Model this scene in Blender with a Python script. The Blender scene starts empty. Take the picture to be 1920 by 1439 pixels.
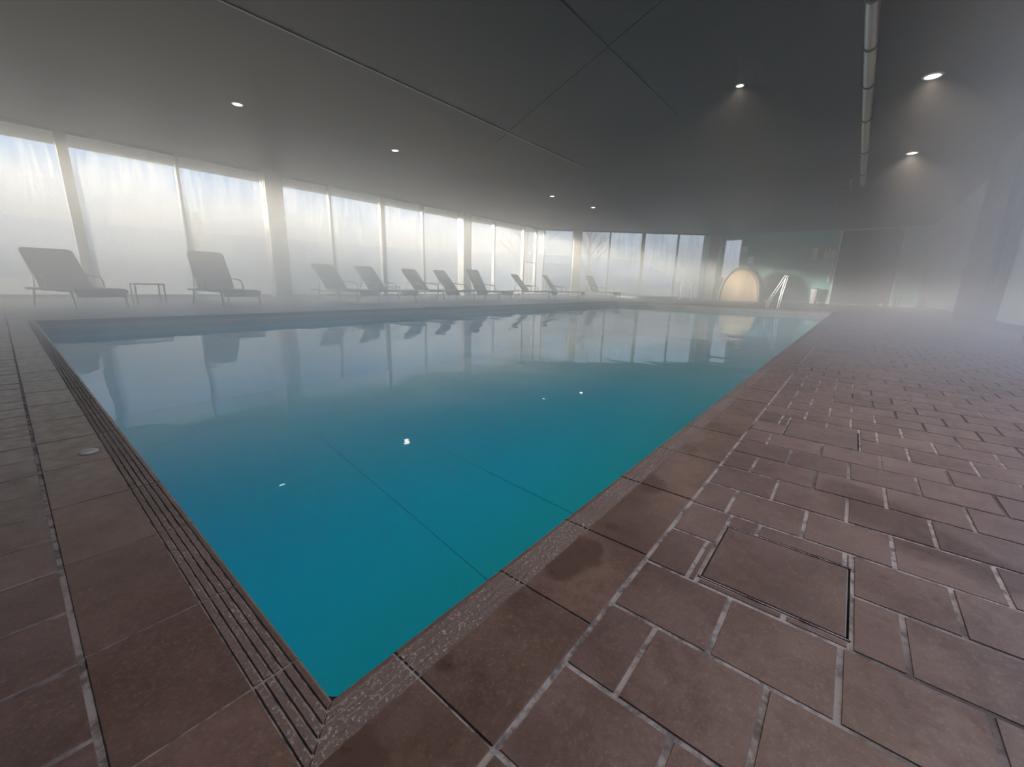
import bpy, bmesh, math, random
from mathutils import Vector, Matrix
random.seed(7)
PI = math.pi
sc = bpy.context.scene
COL = sc.collection
R = math.radians

# ------------------------------------------------------------------ dimensions (metres)
H = 3.4                 # ceiling height
GY = 12.9               # long glass wall
FX = 25.0               # far wall
RY = -2.5               # right wall
BX = -14.0               # wall behind the camera
PX, PY = 14.9, 6.7      # pool: from the corner at 0,0 along +x and +y
WATER = -0.14
CW = 0.206              # width of the grip edge tiles
F0 = Vector((18.65, 12.9)); F5 = Vector((24.55, 6.15))   # oblique far glass wall

# ------------------------------------------------------------------ node helpers
def mat(name):
    m = bpy.data.materials.new(name); m.use_nodes = True
    nt = m.node_tree
    for n in list(nt.nodes): nt.nodes.remove(n)
    return m, nt, nt.nodes.new('ShaderNodeOutputMaterial')
def N(nt, typ, **kw):
    n = nt.nodes.new('ShaderNode' + typ)
    for k, v in kw.items():
        if k.startswith('i_'):
            key = k[2:]; key = int(key) if key.isdigit() else key.replace('_', ' ')
            n.inputs[key].default_value = v
        else: setattr(n, k, v)
    return n
def L(nt, a, b): nt.links.new(a, b)
def math_(nt, op, a, b=None, c=None, clamp=False):
    n = nt.nodes.new('ShaderNodeMath'); n.operation = op; n.use_clamp = clamp
    for i, v in enumerate((a, b, c)):
        if v is None: continue
        if hasattr(v, 'is_linked') or hasattr(v, 'links'): nt.links.new(v, n.inputs[i])
        else: n.inputs[i].default_value = v
    return n.outputs[0]
def maprange(nt, v, a, b, c, d, smooth=True):
    n = nt.nodes.new('ShaderNodeMapRange')
    if smooth: n.interpolation_type = 'SMOOTHSTEP'
    nt.links.new(v, n.inputs[0])
    for i, x in enumerate((a, b, c, d)): n.inputs[i + 1].default_value = x
    return n.outputs[0]
def noise(nt, vec, scale, detail=3, rough=.5):
    n = nt.nodes.new('ShaderNodeTexNoise'); n.inputs['Scale'].default_value = scale
    n.inputs['Detail'].default_value = detail; n.inputs['Roughness'].default_value = rough
    if vec is not None: nt.links.new(vec, n.inputs['Vector'])
    return n.outputs['Fac']
def pos(nt): return nt.nodes.new('ShaderNodeNewGeometry').outputs['Position']
def objco(nt): return nt.nodes.new('ShaderNodeTexCoord').outputs['Object']
def scaled(nt, vec, s):
    n = nt.nodes.new('ShaderNodeVectorMath'); n.operation = 'MULTIPLY'
    nt.links.new(vec, n.inputs[0]); n.inputs[1].default_value = s
    return n.outputs[0]
def mixc(nt, fac, a, b):
    n = nt.nodes.new('ShaderNodeMix'); n.data_type = 'RGBA'
    ins = [i for i in n.inputs if i.type == 'RGBA']
    if hasattr(fac, 'links'): nt.links.new(fac, n.inputs[0])
    else: n.inputs[0].default_value = fac
    for v, i in ((a, ins[0]), (b, ins[1])):
        if hasattr(v, 'links'): nt.links.new(v, i)
        else: i.default_value = (*v, 1) if len(v) == 3 else v
    return [o for o in n.outputs if o.type == 'RGBA'][0]
def bump(nt, h, strength, dist=.01):
    n = nt.nodes.new('ShaderNodeBump'); n.inputs['Strength'].default_value = strength
    n.inputs['Distance'].default_value = dist; nt.links.new(h, n.inputs['Height'])
    return n.outputs[0]
def simple(name, col, rough=.5, metal=0., var=.12, scale=6., bumpy=0., spec=.5):
    m, nt, out = mat(name)
    p = N(nt, 'BsdfPrincipled')
    co = objco(nt)
    f = noise(nt, co, scale, 4)
    a = tuple(max(0, c * (1 - var)) for c in col); b = tuple(min(1, c * (1 + var)) for c in col)
    L(nt, mixc(nt, f, a, b), p.inputs['Base Color'])
    p.inputs['Roughness'].default_value = rough; p.inputs['Metallic'].default_value = metal
    p.inputs['Specular IOR Level'].default_value = spec
    if bumpy:
        L(nt, bump(nt, noise(nt, co, scale * 14, 3), bumpy, .004), p.inputs['Normal'])
    L(nt, p.outputs[0], out.inputs[0])
    return m

def schlick(nt, f0_, normal=None):
    lw = nt.nodes.new('ShaderNodeLayerWeight'); lw.inputs['Blend'].default_value = .5
    if normal is not None: nt.links.new(normal, lw.inputs['Normal'])
    p5 = math_(nt, 'POWER', lw.outputs['Facing'], 5)
    return math_(nt, 'ADD', math_(nt, 'MULTIPLY', p5, 1 - f0_), f0_)

# ------------------------------------------------------------------ materials
STAINS = [(.50, -.085, .055), (.44, -.085, .045), (.133, -.077, .016), (-.03, -.085, .05), (.63, -.10, .018), (.90, -.085, .05), (.955, -.075, .02),
          (1.26, -.085, .04), (1.6, -.09, .035)]
WET = [(1.16, -.60, .10), (1.06, -.68, .09), (1.24, -.53, .07), (1.0, -.78, .07)]
def blobs(nt, P, lst, edge, wob=.02):
    nz = math_(nt, 'MULTIPLY', math_(nt, 'SUBTRACT', noise(nt, P, 22, 3), .5), wob * 2)
    res = None
    for x, y, r in lst:
        d = nt.nodes.new('ShaderNodeVectorMath'); d.operation = 'DISTANCE'
        L(nt, P, d.inputs[0]); d.inputs[1].default_value = (x, y, 0)
        v = maprange(nt, math_(nt, 'ADD', d.outputs['Value'], nz), r - edge, r + edge, 1, 0)
        res = v if res is None else math_(nt, 'MAXIMUM', res, v)
    return res
def tile_mat(name, c1, c2, stains, edge, dust=0.):
    m, nt, out = mat(name)
    p = N(nt, 'BsdfPrincipled'); P = pos(nt)
    rnd = nt.nodes.new('ShaderNodeNewGeometry').outputs['Random Per Island']
    base = mixc(nt, maprange(nt, math_(nt, 'ADD', math_(nt, 'MULTIPLY', noise(nt, P, 6, 5, .6), .6), math_(nt, 'MULTIPLY', noise(nt, P, 60, 4, .7), .4)), .38, .62, 0, 1), c1, c2)
    hsv = N(nt, 'HueSaturation'); L(nt, base, hsv.inputs['Color'])
    L(nt, maprange(nt, rnd, 0, 1, .86, 1.14, False), hsv.inputs['Value'])
    fine = noise(nt, P, 160, 3, .7)
    speck = maprange(nt, fine, .52, .70, 0, .38)
    col = mixc(nt, speck, hsv.outputs[0], (c2[0] * 1.9, c2[1] * 2.0, c2[2] * 2.0))
    st = blobs(nt, P, stains, edge)
    patch = maprange(nt, noise(nt, P, 2.2, 4, .6), .50, .66, 0, .35)
    dark = math_(nt, 'MAXIMUM', math_(nt, 'MULTIPLY', st, .62), patch)
    col = mixc(nt, dark, col, (c1[0] * .48, c1[1] * .40, c1[2] * .32))
    L(nt, col, p.inputs['Base Color'])
    r = math_(nt, 'SUBTRACT', maprange(nt, noise(nt, P, 30, 3),   .3, .7, .30, .46), math_(nt, 'MULTIPLY', st, .03))
    L(nt, r, p.inputs['Roughness'])
    p.inputs['Specular IOR Level'].default_value = .5
    L(nt, bump(nt, noise(nt, P, 120, 4, .7), .25, .0015), p.inputs['Normal'])
    L(nt, p.outputs[0], out.inputs[0])
    return m
C1, C2 = (.118, .076, .065), (.166, .112, .097)
M_TILE = tile_mat('brown_paver_tile', C1, C2, WET, .03)
M_COPING = tile_mat('brown_grip_edge_tile', (.116, .071, .055), (.165, .104, .084), STAINS, .010)

def grout_mat(name, white, dark):
    m, nt, out = mat(name); p = N(nt, 'BsdfPrincipled'); P = pos(nt)
    sep = N(nt, 'SeparateXYZ'); L(nt, P, sep.inputs[0])
    # salt-whitened joints near the pool edge, darker joints further along the deck
    zone = maprange(nt, math_(nt, 'ADD', noise(nt, P, 1.4, 3), math_(nt, 'MULTIPLY', sep.outputs[1], .18)), .28, .46, 0, 1)
    f = math_(nt, 'MULTIPLY', maprange(nt, noise(nt, P, 26, 4, .7), .36, .58, .25, 1), math_(nt, 'MULTIPLY', zone, maprange(nt, sep.outputs[0], -.27, -.19, .3, 1)))
    L(nt, mixc(nt, f, dark, white), p.inputs['Base Color']); p.inputs['Roughness'].default_value = .8
    L(nt, bump(nt, noise(nt, P, 300, 3), .5, .002), p.inputs['Normal'])
    L(nt, p.outputs[0], out.inputs[0]); return m
M_GROUT = grout_mat('salt_stained_grout', (.34, .31, .31), (.035, .026, .026))
# salt crust left in the grip grooves
def crust_mat():
    m, nt, out = mat('grip_groove_with_salt_crust'); p = N(nt, 'BsdfPrincipled'); P = pos(nt)
    v = noise(nt, P, 170, 3, .7)
    big = maprange(nt, noise(nt, P, 7, 3), .35, .62, .15, .9)
    f = math_(nt, 'MULTIPLY', maprange(nt, v, .53, .68, 0, 1), big)
    L(nt, mixc(nt, f, (.155, .110, .094), (.48, .44, .41)), p.inputs['Base Color'])
    p.inputs['Roughness'].default_value = .6
    L(nt, bump(nt, v, .6, .003), p.inputs['Normal'])
    L(nt, p.outputs[0], out.inputs[0]); return m
M_CRUST = crust_mat()
M_GROOVE = simple('grip_groove_floor', (.17, .125, .108), .7, 0, .3, 60)

M_BASIN = None
def basin_mat():
    m, nt, out = mat('turquoise_pool_liner'); p = N(nt, 'BsdfPrincipled'); P = pos(nt)
    f = noise(nt, P, .35, 2)
    L(nt, mixc(nt, f, (.003, .56, .74), (.004, .62, .80)), p.inputs['Base Color'])
    p.inputs['Roughness'].default_value = .7
    L(nt, p.outputs[0], out.inputs[0]); return m
M_BASIN = basin_mat()
M_POOLTILE = simple('waterline_tile', (.16, .15, .14), .3, 0, .1, 9)
M_SEAM = simple('liner_seam', (.003, .42, .57), .7)

def water_mat():
    m, nt, out = mat('calm_pool_water'); P = pos(nt)
    tr = N(nt, 'BsdfTransparent'); tr.inputs[0].default_value = (.22, .92, .98, 1)
    gl = N(nt, 'BsdfGlossy'); gl.inputs['Roughness'].default_value = .012; gl.inputs[0].default_value = (1, 1, 1, 1)
    a = noise(nt, scaled(nt, P, (1.6, 1.0, 1)), 1.1, 2, .45)
    b = noise(nt, scaled(nt, P, (1, 1.3, 1)), 7, 2, .5)
    h = math_(nt, 'ADD', a, math_(nt, 'MULTIPLY', b, .06))
    nb = bump(nt, h, .055, .12)
    L(nt, nb, gl.inputs['Normal']); fr = schlick(nt, .02, nb)
    mx = N(nt, 'MixShader'); L(nt, fr, mx.inputs[0]); L(nt, tr.outputs[0], mx.inputs[1]); L(nt, gl.outputs[0], mx.inputs[2])
    L(nt, mx.outputs[0], out.inputs[0]); return m
M_WATER = water_mat()

def glass_mat(name, fog, lo, hi, streak=True):
    # thin glass fogged with condensation, clearer where drops have run down
    m, nt, out = mat(name); P = pos(nt)
    tr = N(nt, 'BsdfTransparent'); tr.inputs[0].default_value = (.97, .985, .985, 1)
    tl = N(nt, 'BsdfTranslucent'); tl.inputs[0].default_value = (.30, .303, .31, 1)
    gl = N(nt, 'BsdfGlossy'); gl.inputs['Roughness'].default_value = .08
    sep = N(nt, 'SeparateXYZ'); L(nt, P, sep.inputs[0])
    runs = noise(nt, scaled(nt, P, (9, 9, .55)), 1.5, 4, .65)
    cloud = noise(nt, P, .55, 3, .55)
    f = math_(nt, 'ADD', maprange(nt, runs, .38, .66, lo, hi), maprange(nt, cloud, .35, .65, -.16, .2))
    f = math_(nt, 'ADD', f, maprange(nt, sep.outputs[2], 1.2, 3.1, .16, -.22), clamp=True)
    f = math_(nt, 'MULTIPLY', f, fog * .55)
    mx = N(nt, 'MixShader'); L(nt, f, mx.inputs[0]); L(nt, tr.outputs[0], mx.inputs[1]); L(nt, tl.outputs[0], mx.inputs[2])
    fr = schlick(nt, .025)
    m2 = N(nt, 'MixShader'); L(nt, fr, m2.inputs[0]); L(nt, mx.outputs[0], m2.inputs[1]); L(nt, gl.outputs[0], m2.inputs[2])
    L(nt, m2.outputs[0], out.inputs[0]); return m
M_GLASS = glass_mat('steamed_up_glass', 1.0, .27, .60)
M_CLEAR = glass_mat('nearly_clear_glass', .25, .1, .3)

M_FRAME = simple('grey_window_metal', (.11, .10, .095), .4, 0, .06)
M_COLUMN = simple('painted_column', (.27, .24, .22), .45, 0, .06)
M_CEIL = simple('dark_ceiling_panel', (.036, .028, .022), .55, 0, .10, 1.2)
M_TRIM = simple('pale_ceiling_trim', (.13, .12, .105), .35)
M_STRIPD = simple('dark_ceiling_strip', (.03, .028, .026), .5)
M_TEAL = simple('teal_wall_paint', (.22, .52, .48), .55, 0, .05, 2)
M_BLUEWALL = simple('pale_blue_grey_wall_paint', (.64, .71, .76), .5, 0, .05, 2)
M_DARKWALL = simple('dark_grey_wall_paint', (.09, .09, .11), .5, 0, .08, 2)
M_DOOR = simple('dark_grey_door_paint', (.030, .035, .042), .4, 0, .08, 2)
M_WHITE = simple('white_paint', (.78, .77, .74), .4, 0, .03)
M_PAPER = simple('white_paper', (.92, .91, .88), .7, 0, .04)
M_PLASTIC = simple('white_plastic', (.80, .78, .72), .35, 0, .03)
M_BLACK = simple('black_plastic', (.02, .02, .022), .4)
M_CHROME = simple('polished_steel', (.75, .74, .72), .12, 1.0, .04)
M_RAIL = simple('brushed_steel', (.50, .46, .42), .4, .7, .05)
M_STEEL = simple('dull_metal_duct', (.55, .52, .49), .32, 1.0, .08, 3)
M_RING = simple('dark_duct_joint', (.10, .09, .085), .5)
M_SLING = simple('grey_brown_sling_fabric', (.27, .25, .24), .8, 0, .08, 30, .3)
M_LFRAME = simple('bronze_grey_tube', (.17, .155, .145), .3, .6, .06)
def wood_mat():
    m, nt, out = mat('pale_wood_board'); p = N(nt, 'BsdfPrincipled'); P = objco(nt)
    w = noise(nt, scaled(nt, P, (3, 9, .8)), 3, 4, .6)
    L(nt, mixc(nt, w, (.55, .36, .19), (.80, .60, .38)), p.inputs['Base Color']); p.inputs['Roughness'].default_value = .5
    L(nt, p.outputs[0], out.inputs[0]); return m
M_WOOD = wood_mat()
M_WOODRIM = simple('grey_wood_rim', (.34, .28, .20), .5)
M_LENS = None
def lens_mat():
    m, nt, out = mat('lit_downlight_lens'); e = N(nt, 'Emission'); e.inputs[0].default_value = (1, .90, .74, 1); e.inputs[1].default_value = 9
    L(nt, e.outputs[0], out.inputs[0]); m.cycles.emission_sampling = 'NONE'; return m
M_LENS = lens_mat()
M_GRASS = simple('winter_grass', (.40, .38, .30), .9, 0, .3, .2)
M_TERRACE = simple('pale_terrace_paving', (.42, .40, .37), .8, 0, .1, 1)
M_HILL = simple('distant_hillside', (.55, .49, .46), .9, 0, .12, .03)
M_BARK = simple('bark', (.06, .045, .035), .9, 0, .2, 8)
M_NEEDLE = simple('conifer_needles', (.025, .045, .025), .9, 0, .3, 3)
M_STONE = simple('pale_spa_stone', (.40, .36, .32), .4)

# ------------------------------------------------------------------ mesh helpers
class MB:
    def __init__(s): s.v = []; s.f = []; s.mi = []; s.sm = []
    def add(s, vs, fs, mi=0, smooth=False):
        o = len(s.v); s.v += [tuple(v) for v in vs]
        for f in fs: s.f.append([i + o for i in f]); s.mi.append(mi); s.sm.append(smooth)
        return s
    def box(s, x0, y0, z0, x1, y1, z1, mi=0, M=None):
        vs = [Vector((x, y, z)) for z in (z0, z1) for y in (y0, y1) for x in (x0, x1)]
        if M: vs = [M @ v for v in vs]
        return s.add(vs, [(0, 2, 3, 1), (4, 5, 7, 6), (0, 1, 5, 4), (2, 6, 7, 3), (0, 4, 6, 2), (1, 3, 7, 5)], mi)
    def tube(s, pts, r, n=10, mi=0, closed=False):
        pts = [Vector(p) for p in pts]; m = len(pts); rings = []
        rad = r if isinstance(r, (list, tuple)) else [r] * m
        up = None
        for i, p in enumerate(pts):
            t = (pts[min(i + 1, m - 1)] - pts[max(i - 1, 0)]) if not closed else (pts[(i + 1) % m] - pts[i - 1])
            t.normalize()
            if up is None:
                up = Vector((0, 0, 1)) if abs(t.z) < .9 else Vector((1, 0, 0))
            a = t.cross(up)
            if a.length < 1e-5: a = t.cross(Vector((1, .3, .2)))
            a.normalize(); b = a.cross(t).normalized(); up = b
            rings.append([p + (a * math.cos(2 * PI * k / n) + b * math.sin(2 * PI * k / n)) * rad[i] for k in range(n)])
        vs = [v for rg in rings for v in rg]; fs = []
        for i in range(m - 1 + (1 if closed else 0)):
            j = (i + 1) % m
            for k in range(n): fs.append((i * n + k, i * n + (k + 1) % n, j * n + (k + 1) % n, j * n + k))
        s.add(vs, fs, mi, True)
        if not closed:
            s.add([v for v in rings[0]], [tuple(range(n))], mi); s.add([v for v in rings[-1]], [tuple(range(n))[::-1]], mi)
        return s
    def lathe(s, prof, c=(0, 0, 0), n=32, mi=0, axis='z'):
        vs = []; m = len(prof)
        for k in range(n):
            a = 2 * PI * k / n
            for r, z in prof: vs.append((c[0] + r * math.cos(a), c[1] + r * math.sin(a), c[2] + z))
        fs = [(k * m + i, ((k + 1) % n) * m + i, ((k + 1) % n) * m + i + 1, k * m + i + 1) for k in range(n) for i in range(m - 1)]
        return s.add(vs, fs, mi, True)
    def prism(s, poly, z0, z1, mi=0):
        n = len(poly); vs = [(x, y, z0) for x, y in poly] + [(x, y, z1) for x, y in poly]
        fs = [tuple(range(n))[::-1], tuple(range(n, 2 * n))] + [(i, (i + 1) % n, n + (i + 1) % n, n + i) for i in range(n)]
        return s.add(vs, fs, mi)
    def build(s, name, mats, parent=None, bevel=0., seg=2, loc=None, sub=0):
        me = bpy.data.meshes.new(name); me.from_pydata(s.v, [], s.f)
        for m in (mats if isinstance(mats, (list, tuple)) else [mats]): me.materials.append(m)
        me.polygons.foreach_set('material_index', s.mi); me.polygons.foreach_set('use_smooth', s.sm)
        bm = bmesh.new(); bm.from_mesh(me); bmesh.ops.recalc_face_normals(bm, faces=bm.faces); bm.to_mesh(me); bm.free()
        o = bpy.data.objects.new(name, me); COL.objects.link(o)
        if parent: o.parent = parent
        if loc: o.location = loc
        if bevel:
            b = o.modifiers.new('b', 'BEVEL'); b.width = bevel; b.segments = seg; b.limit_method = 'ANGLE'; b.angle_limit = R(35)
        return o
def bez(pts, n=8):
    # smooth a polyline (Catmull-Rom)
    P = [Vector(p) for p in pts]; out = []
    for i in range(len(P) - 1):
        a, b, c, d = P[max(i - 1, 0)], P[i], P[i + 1], P[min(i + 2, len(P) - 1)]
        for k in range(n):
            t = k / n
            out.append(.5 * ((2 * b) + (c - a) * t + (2 * a - 5 * b + 4 * c - d) * t * t + (3 * b - a - 3 * c + d) * t ** 3))
    out.append(P[-1]); return out
def tag(o, label, cat=None, group=None, kind=None):
    o['label'] = label
    if cat: o['category'] = cat
    if group: o['group'] = group
    if kind: o['kind'] = kind
    return o
def empty(name, loc, rz=0.):
    o = bpy.data.objects.new(name, None); COL.objects.link(o); o.location = loc; o.rotation_euler = (0, 0, rz)
    o.empty_display_size = .2; return o
def copy_tree(o, parent=None):
    c = o.copy(); COL.objects.link(c)
    if parent: c.parent = parent
    for ch in [x for x in bpy.data.objects if x.parent == o]: copy_tree(ch, c)
    return c

# ------------------------------------------------------------------ camera (solved from the tile grid)
F_PX = 768.300453; PITCH, ROLL, YAW = .238889676, .0266772855, .682328420
S = .55
f0 = Vector((math.cos(YAW) * math.cos(PITCH), math.sin(YAW) * math.cos(PITCH), -math.sin(PITCH)))
r0 = Vector((math.sin(YAW), -math.cos(YAW), 0)); u0 = r0.cross(f0)
rr = r0 * math.cos(ROLL) + u0 * math.sin(ROLL); uu = -r0 * math.sin(ROLL) + u0 * math.cos(ROLL)
cam = bpy.data.cameras.new('camera'); co = bpy.data.objects.new('camera', cam); COL.objects.link(co)
cam.sensor_fit = 'HORIZONTAL'; cam.sensor_width = 36; cam.lens = F_PX / 1920 * 36; cam.clip_start = .02; cam.clip_end = 2000
Mx = Matrix((rr, uu, -f0)).transposed().to_4x4(); Mx.translation = Vector((-.345246951 * S, -.822099374 * S, S))
co.matrix_world = Mx
sc.camera = co

# ------------------------------------------------------------------ floor: individual quarry tiles over a grout bed
TX, TY = .157, .1605
def chamfer_tile(mb, x0, y0, x1, y1, z, g=.0032, c=.0016, d=.004):
    x0 += g; y0 += g; x1 -= g; y1 -= g
    if x1 - x0 < .004 or y1 - y0 < .004: return
    vs = [(x0, y0, z - d), (x1, y0, z - d), (x1, y1, z - d), (x0, y1, z - d),
          (x0 + c, y0 + c, z), (x1 - c, y0 + c, z), (x1 - c, y1 - c, z), (x0 + c, y1 - c, z)]
    mb.add(vs, [(4, 5, 6, 7), (0, 1, 5, 4), (1, 2, 6, 5), (2, 3, 7, 6), (3, 0, 4, 7)])
LIDS = [(.590, -.540, .822, -.305), (1.670, -.555, 1.905, -.318)]
def clip_rect(r, holes):
    # cut rectangles (lid openings) out of a tile: returns the rectangles left over
    out = [r]
    for hx0, hy0, hx1, hy1 in holes:
        nxt = []
        for x0, y0, x1, y1 in out:
            if hx1 <= x0 or hx0 >= x1 or hy1 <= y0 or hy0 >= y1: nxt.append((x0, y0, x1, y1)); continue
            if y0 < hy0: nxt.append((x0, y0, x1, hy0))
            if y1 > hy1: nxt.append((x0, hy1, x1, y1))
            a, b = max(y0, hy0), min(y1, hy1)
            if x0 < hx0: nxt.append((x0, a, hx0, b))
            if x1 > hx1: nxt.append((hx1, a, x1, b))
        out = nxt
    return out
tiles = MB()
def zt(): return random.uniform(-.0009, .0004)
# right-hand deck, rows across, half-tile stagger
k = -40
while True:
    x0 = .255 + TX * k; x1 = x0 + TX
    if x0 > FX: break
    if x1 > BX:
        off = -.2885 if k % 2 == 0 else -.3675
        y = off + TY * 3
        while y > RY:
            ya, yb = max(y - TY, RY), min(y, -CW)
            if yb - ya > .01 and x1 > -.6:
                for q in clip_rect((x0, ya, x1, yb), LIDS): chamfer_tile(tiles, *q, zt())
            y -= TY
    k += 1
# left-hand deck and the deck beyond the pool
def deck(xa, xb, ya, yb, oy, ox, sx=.16, sy=.15):
    j = int((ya - oy) / sy) - 1
    while oy + sy * j < yb:
        y0 = max(oy + sy * j, ya); y1 = min(oy + sy * (j + 1), yb)
        if y1 - y0 > .012:
            o = ox + (sx / 2 if j % 2 else 0)
            i = int((xa - o) / sx) - 1
            while o + sx * i < xb:
                x0 = max(o + sx * i, xa); x1 = min(o + sx * (i + 1), xb)
                if x1 - x0 > .012: chamfer_tile(tiles, x0, y0, x1, y1, zt())
                i += 1
        j += 1
deck(-3.2, -CW, -CW, GY, .172, -CW)
deck(-CW, FX, PY + CW, GY, .172, -CW)
deck(PX + CW, FX, -CW, PY + CW, .172, PX + CW)
fl = tiles
fl.mi = [0] * len(fl.f)
# grout bed: frame of slabs around the pool, lids left open
def slab(x0, y0, x1, y1):
    for q in clip_rect((x0, y0, x1, y1), LIDS): fl.box(q[0], q[1], -.06, q[2], q[3], -.0022, 1)
slab(BX, RY, FX, 0); slab(BX, 0, 0, GY); slab(0, PY, FX, GY); slab(PX, 0, FX, PY)
floor = fl.build('floor', [M_TILE, M_GROUT]); tag(floor, 'brown quarry tile floor with pale and dark grout joints around the pool', 'floor', kind='structure')

# ------------------------------------------------------------------ grip edge (coping) with real grooves
def coping(name, joints, xf, label, mit0, mit1):
    """joints along the edge; xf maps (s along, d away from the water, z) to the world"""
    mb = MB()
    gr = [.011, .0235, .0355, .048, .061]; gw = .0040
    prof = [(-.003, -.05, 0), (-.003, -.008, 0), (.0, -.001, 0), (.003, .001, 0)]
    for g in gr: prof += [(g - gw / 2, .001, 0), (g - gw / 2 + .0009, -.0032, 1), (g + gw / 2 - .0009, -.0032, 1), (g + gw / 2, .001, 0)]
    prof += [(CW - .005, .001, 0), (CW - .0035, -.004, 0)]
    for a, b in zip(joints[:-1], joints[1:]):
        g = .0028
        dz = random.uniform(-.0006, .0006)
        def end(sv, d, first):
            if first and mit0 and a == joints[0]: return sv - d + g * .7
            if not first and mit1 and b == joints[-1]: return sv + d - g * .7
            return sv + g if first else sv - g
        vs = []
        for d, z, _ in prof:
            vs.append(xf(end(a, d, True), d, z + dz)); vs.append(xf(end(b, d, False), d, z + dz))
        fs = []; 
        for i in range(len(prof) - 1):
            crust = prof[i][2] and prof[i + 1][2] or (i >= 4 and i % 4 == 3 and i < 23)
            mb.add([vs[2 * i], vs[2 * i + 1], vs[2 * i + 3], vs[2 * i + 2]], [(0, 1, 2, 3)], 2 if (prof[i][2] and prof[i + 1][2]) else 1 if (prof[i][2] or prof[i + 1][2] or (7 <= i <= 21)) else 0)
        n = len(prof)
        mb.add([vs[2 * i] for i in range(n)] , [tuple(range(n))]); mb.add([vs[2 * i + 1] for i in range(n)], [tuple(range(n))[::-1]])
    o = mb.build(name, [M_COPING, M_CRUST, M_GROOVE])
    bm = bmesh.new(); bm.from_mesh(o.data); bmesh.ops.remove_doubles(bm, verts=bm.verts, dist=1e-5); bmesh.ops.recalc_face_normals(bm, faces=bm.faces); bm.to_mesh(o.data); bm.free()
    return tag(o, label, 'pool edge', kind='structure')
def jl(first, step, end):
    out = list(first)
    while out[-1] + step < end - .08: out.append(out[-1] + step)
    return out + [end]
jr = jl([0, .097, .342, .583, .891, 1.202, 1.52, 1.834], .31, PX)
jlft = jl([0, .097, .334, .633], .298, PY)
coping('trim_1', jr, lambda s, d, z: (s, -d, z), 'ribbed brown grip edge along the long near side of the pool', True, True)
coping('trim_2', jlft, lambda s, d, z: (-d, s, z), 'ribbed brown grip edge along the short side of the pool', True, True)
coping('trim_3', jl([0, .31], .31, PX), lambda s, d, z: (s, PY + d, z), 'grip edge of the pool under the row of loungers', True, True)
coping('trim_4', jl([0, .31], .31, PY), lambda s, d, z: (PX + d, s, z), 'grip edge of the pool at its far end with the ladder', True, True)

# ------------------------------------------------------------------ pool basin and water
b = MB()
zb, rc = -1.25, .035
def rrect(x0, y0, x1, y1, r, n=5):
    out = []
    for cx, cy, a0 in ((x0 + r, y0 + r, PI), (x1 - r, y0 + r, 1.5 * PI), (x1 - r, y1 - r, 0), (x0 + r, y1 - r, .5 * PI)):
        for k in range(n + 1): a = a0 + .5 * PI * k / n; out.append((cx + r * math.cos(a), cy + r * math.sin(a)))
    return out
ring = rrect(0, 0, PX, PY, rc); n = len(ring)
lv = [(-.012, 0), (-.07, 0), (-.076, 1), (-.08, 1), (-.084, 0), (-.16, 0), (-.165, 2), (zb, 2)]
M_BAND = simple('white_tile_joint', (.45, .42, .38), .6)
for i in range(len(lv) - 1):
    za, m_ = lv[i]; zc = lv[i + 1][0]
    b.add([(x, y, za) for x, y in ring] + [(x, y, zc) for x, y in ring], [(j, (j + 1) % n, n + (j + 1) % n, n + j) for j in range(n)], lv[i][1] if i < 5 else 2)
b.add([(x, y, zb) for x, y in ring], [tuple(range(n))], 2)
basin = b.build('pool_basin', [M_POOLTILE, M_BAND, M_BASIN]); tag(basin, 'turquoise lined swimming pool basin below the water', 'pool', kind='structure')
def seam(p, q, w):
    p = Vector(p); q = Vector(q); d = (q - p).normalized(); s_ = Vector((-d.y, d.x, 0)) * w
    return [p + s_, p - s_, q - s_, q + s_]
s_ = MB()
for p, q in (((1.29, .03, zb + .003), (1.92, 4.3, zb + .003)), ((2.36, .05, zb + .003), (2.66, 3.2, zb + .003))):
    s_.add(seam(p, q, .0035), [(0, 1, 2, 3)])
s_.build('liner_seam', M_SEAM, basin)
w = MB(); w.add([(.001, .001, WATER), (PX - .001, .001, WATER), (PX - .001, PY - .001, WATER), (.001, PY - .001, WATER)], [(0, 1, 2, 3)])
tag(w.build('pool_water', M_WATER), 'calm turquoise pool water reflecting the fogged windows', 'water', kind='stuff')

# ------------------------------------------------------------------ skimmer lids and drain cap
for i, (x0, y0, x1, y1) in enumerate(LIDS):
    t = empty('skimmer_lid', ((x0 + x1) / 2, (y0 + y1) / 2, 0))
    hx, hy = (x1 - x0) / 2, (y1 - y0) / 2
    m_ = MB(); g = .0055
    m_.box(-hx + g, -hy + g, -.02, hx - g, hy - g, .0005); m_.build('lid_tile', M_TILE, t, .002)
    m_ = MB()
    for a in ((-hx, -hy, hx, -hy + .0022), (-hx, hy - .0022, hx, hy), (-hx, -hy, -hx + .0022, hy), (hx - .0022, -hy, hx, hy)):
        m_.box(a[0], a[1], -.03, a[2], a[3], .0002)
    m_.build('lid_rim', M_GROUT, t)
    m_ = MB(); m_.box(-hx, -hy, -.045, hx, hy, -.04); m_.build('lid_shadow_well', M_BLACK, t)
    tag(t, ['square tiled access lid nearest the pool corner, in the deck', 'square tiled access lid further along the deck, in the haze'][i], 'access lid', 'tiled access lids in the deck')
m_ = MB(); m_.lathe([(0, .005), (.016, .0055), (.021, .004), (.024, 0), (.024, -.006)], n=28)
tag(m_.build('drain_cap', M_STONE, loc=(-.1, 1.335, .001)), 'small pale round cap set on the ribbed edge at the short side of the pool', 'cap')

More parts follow.
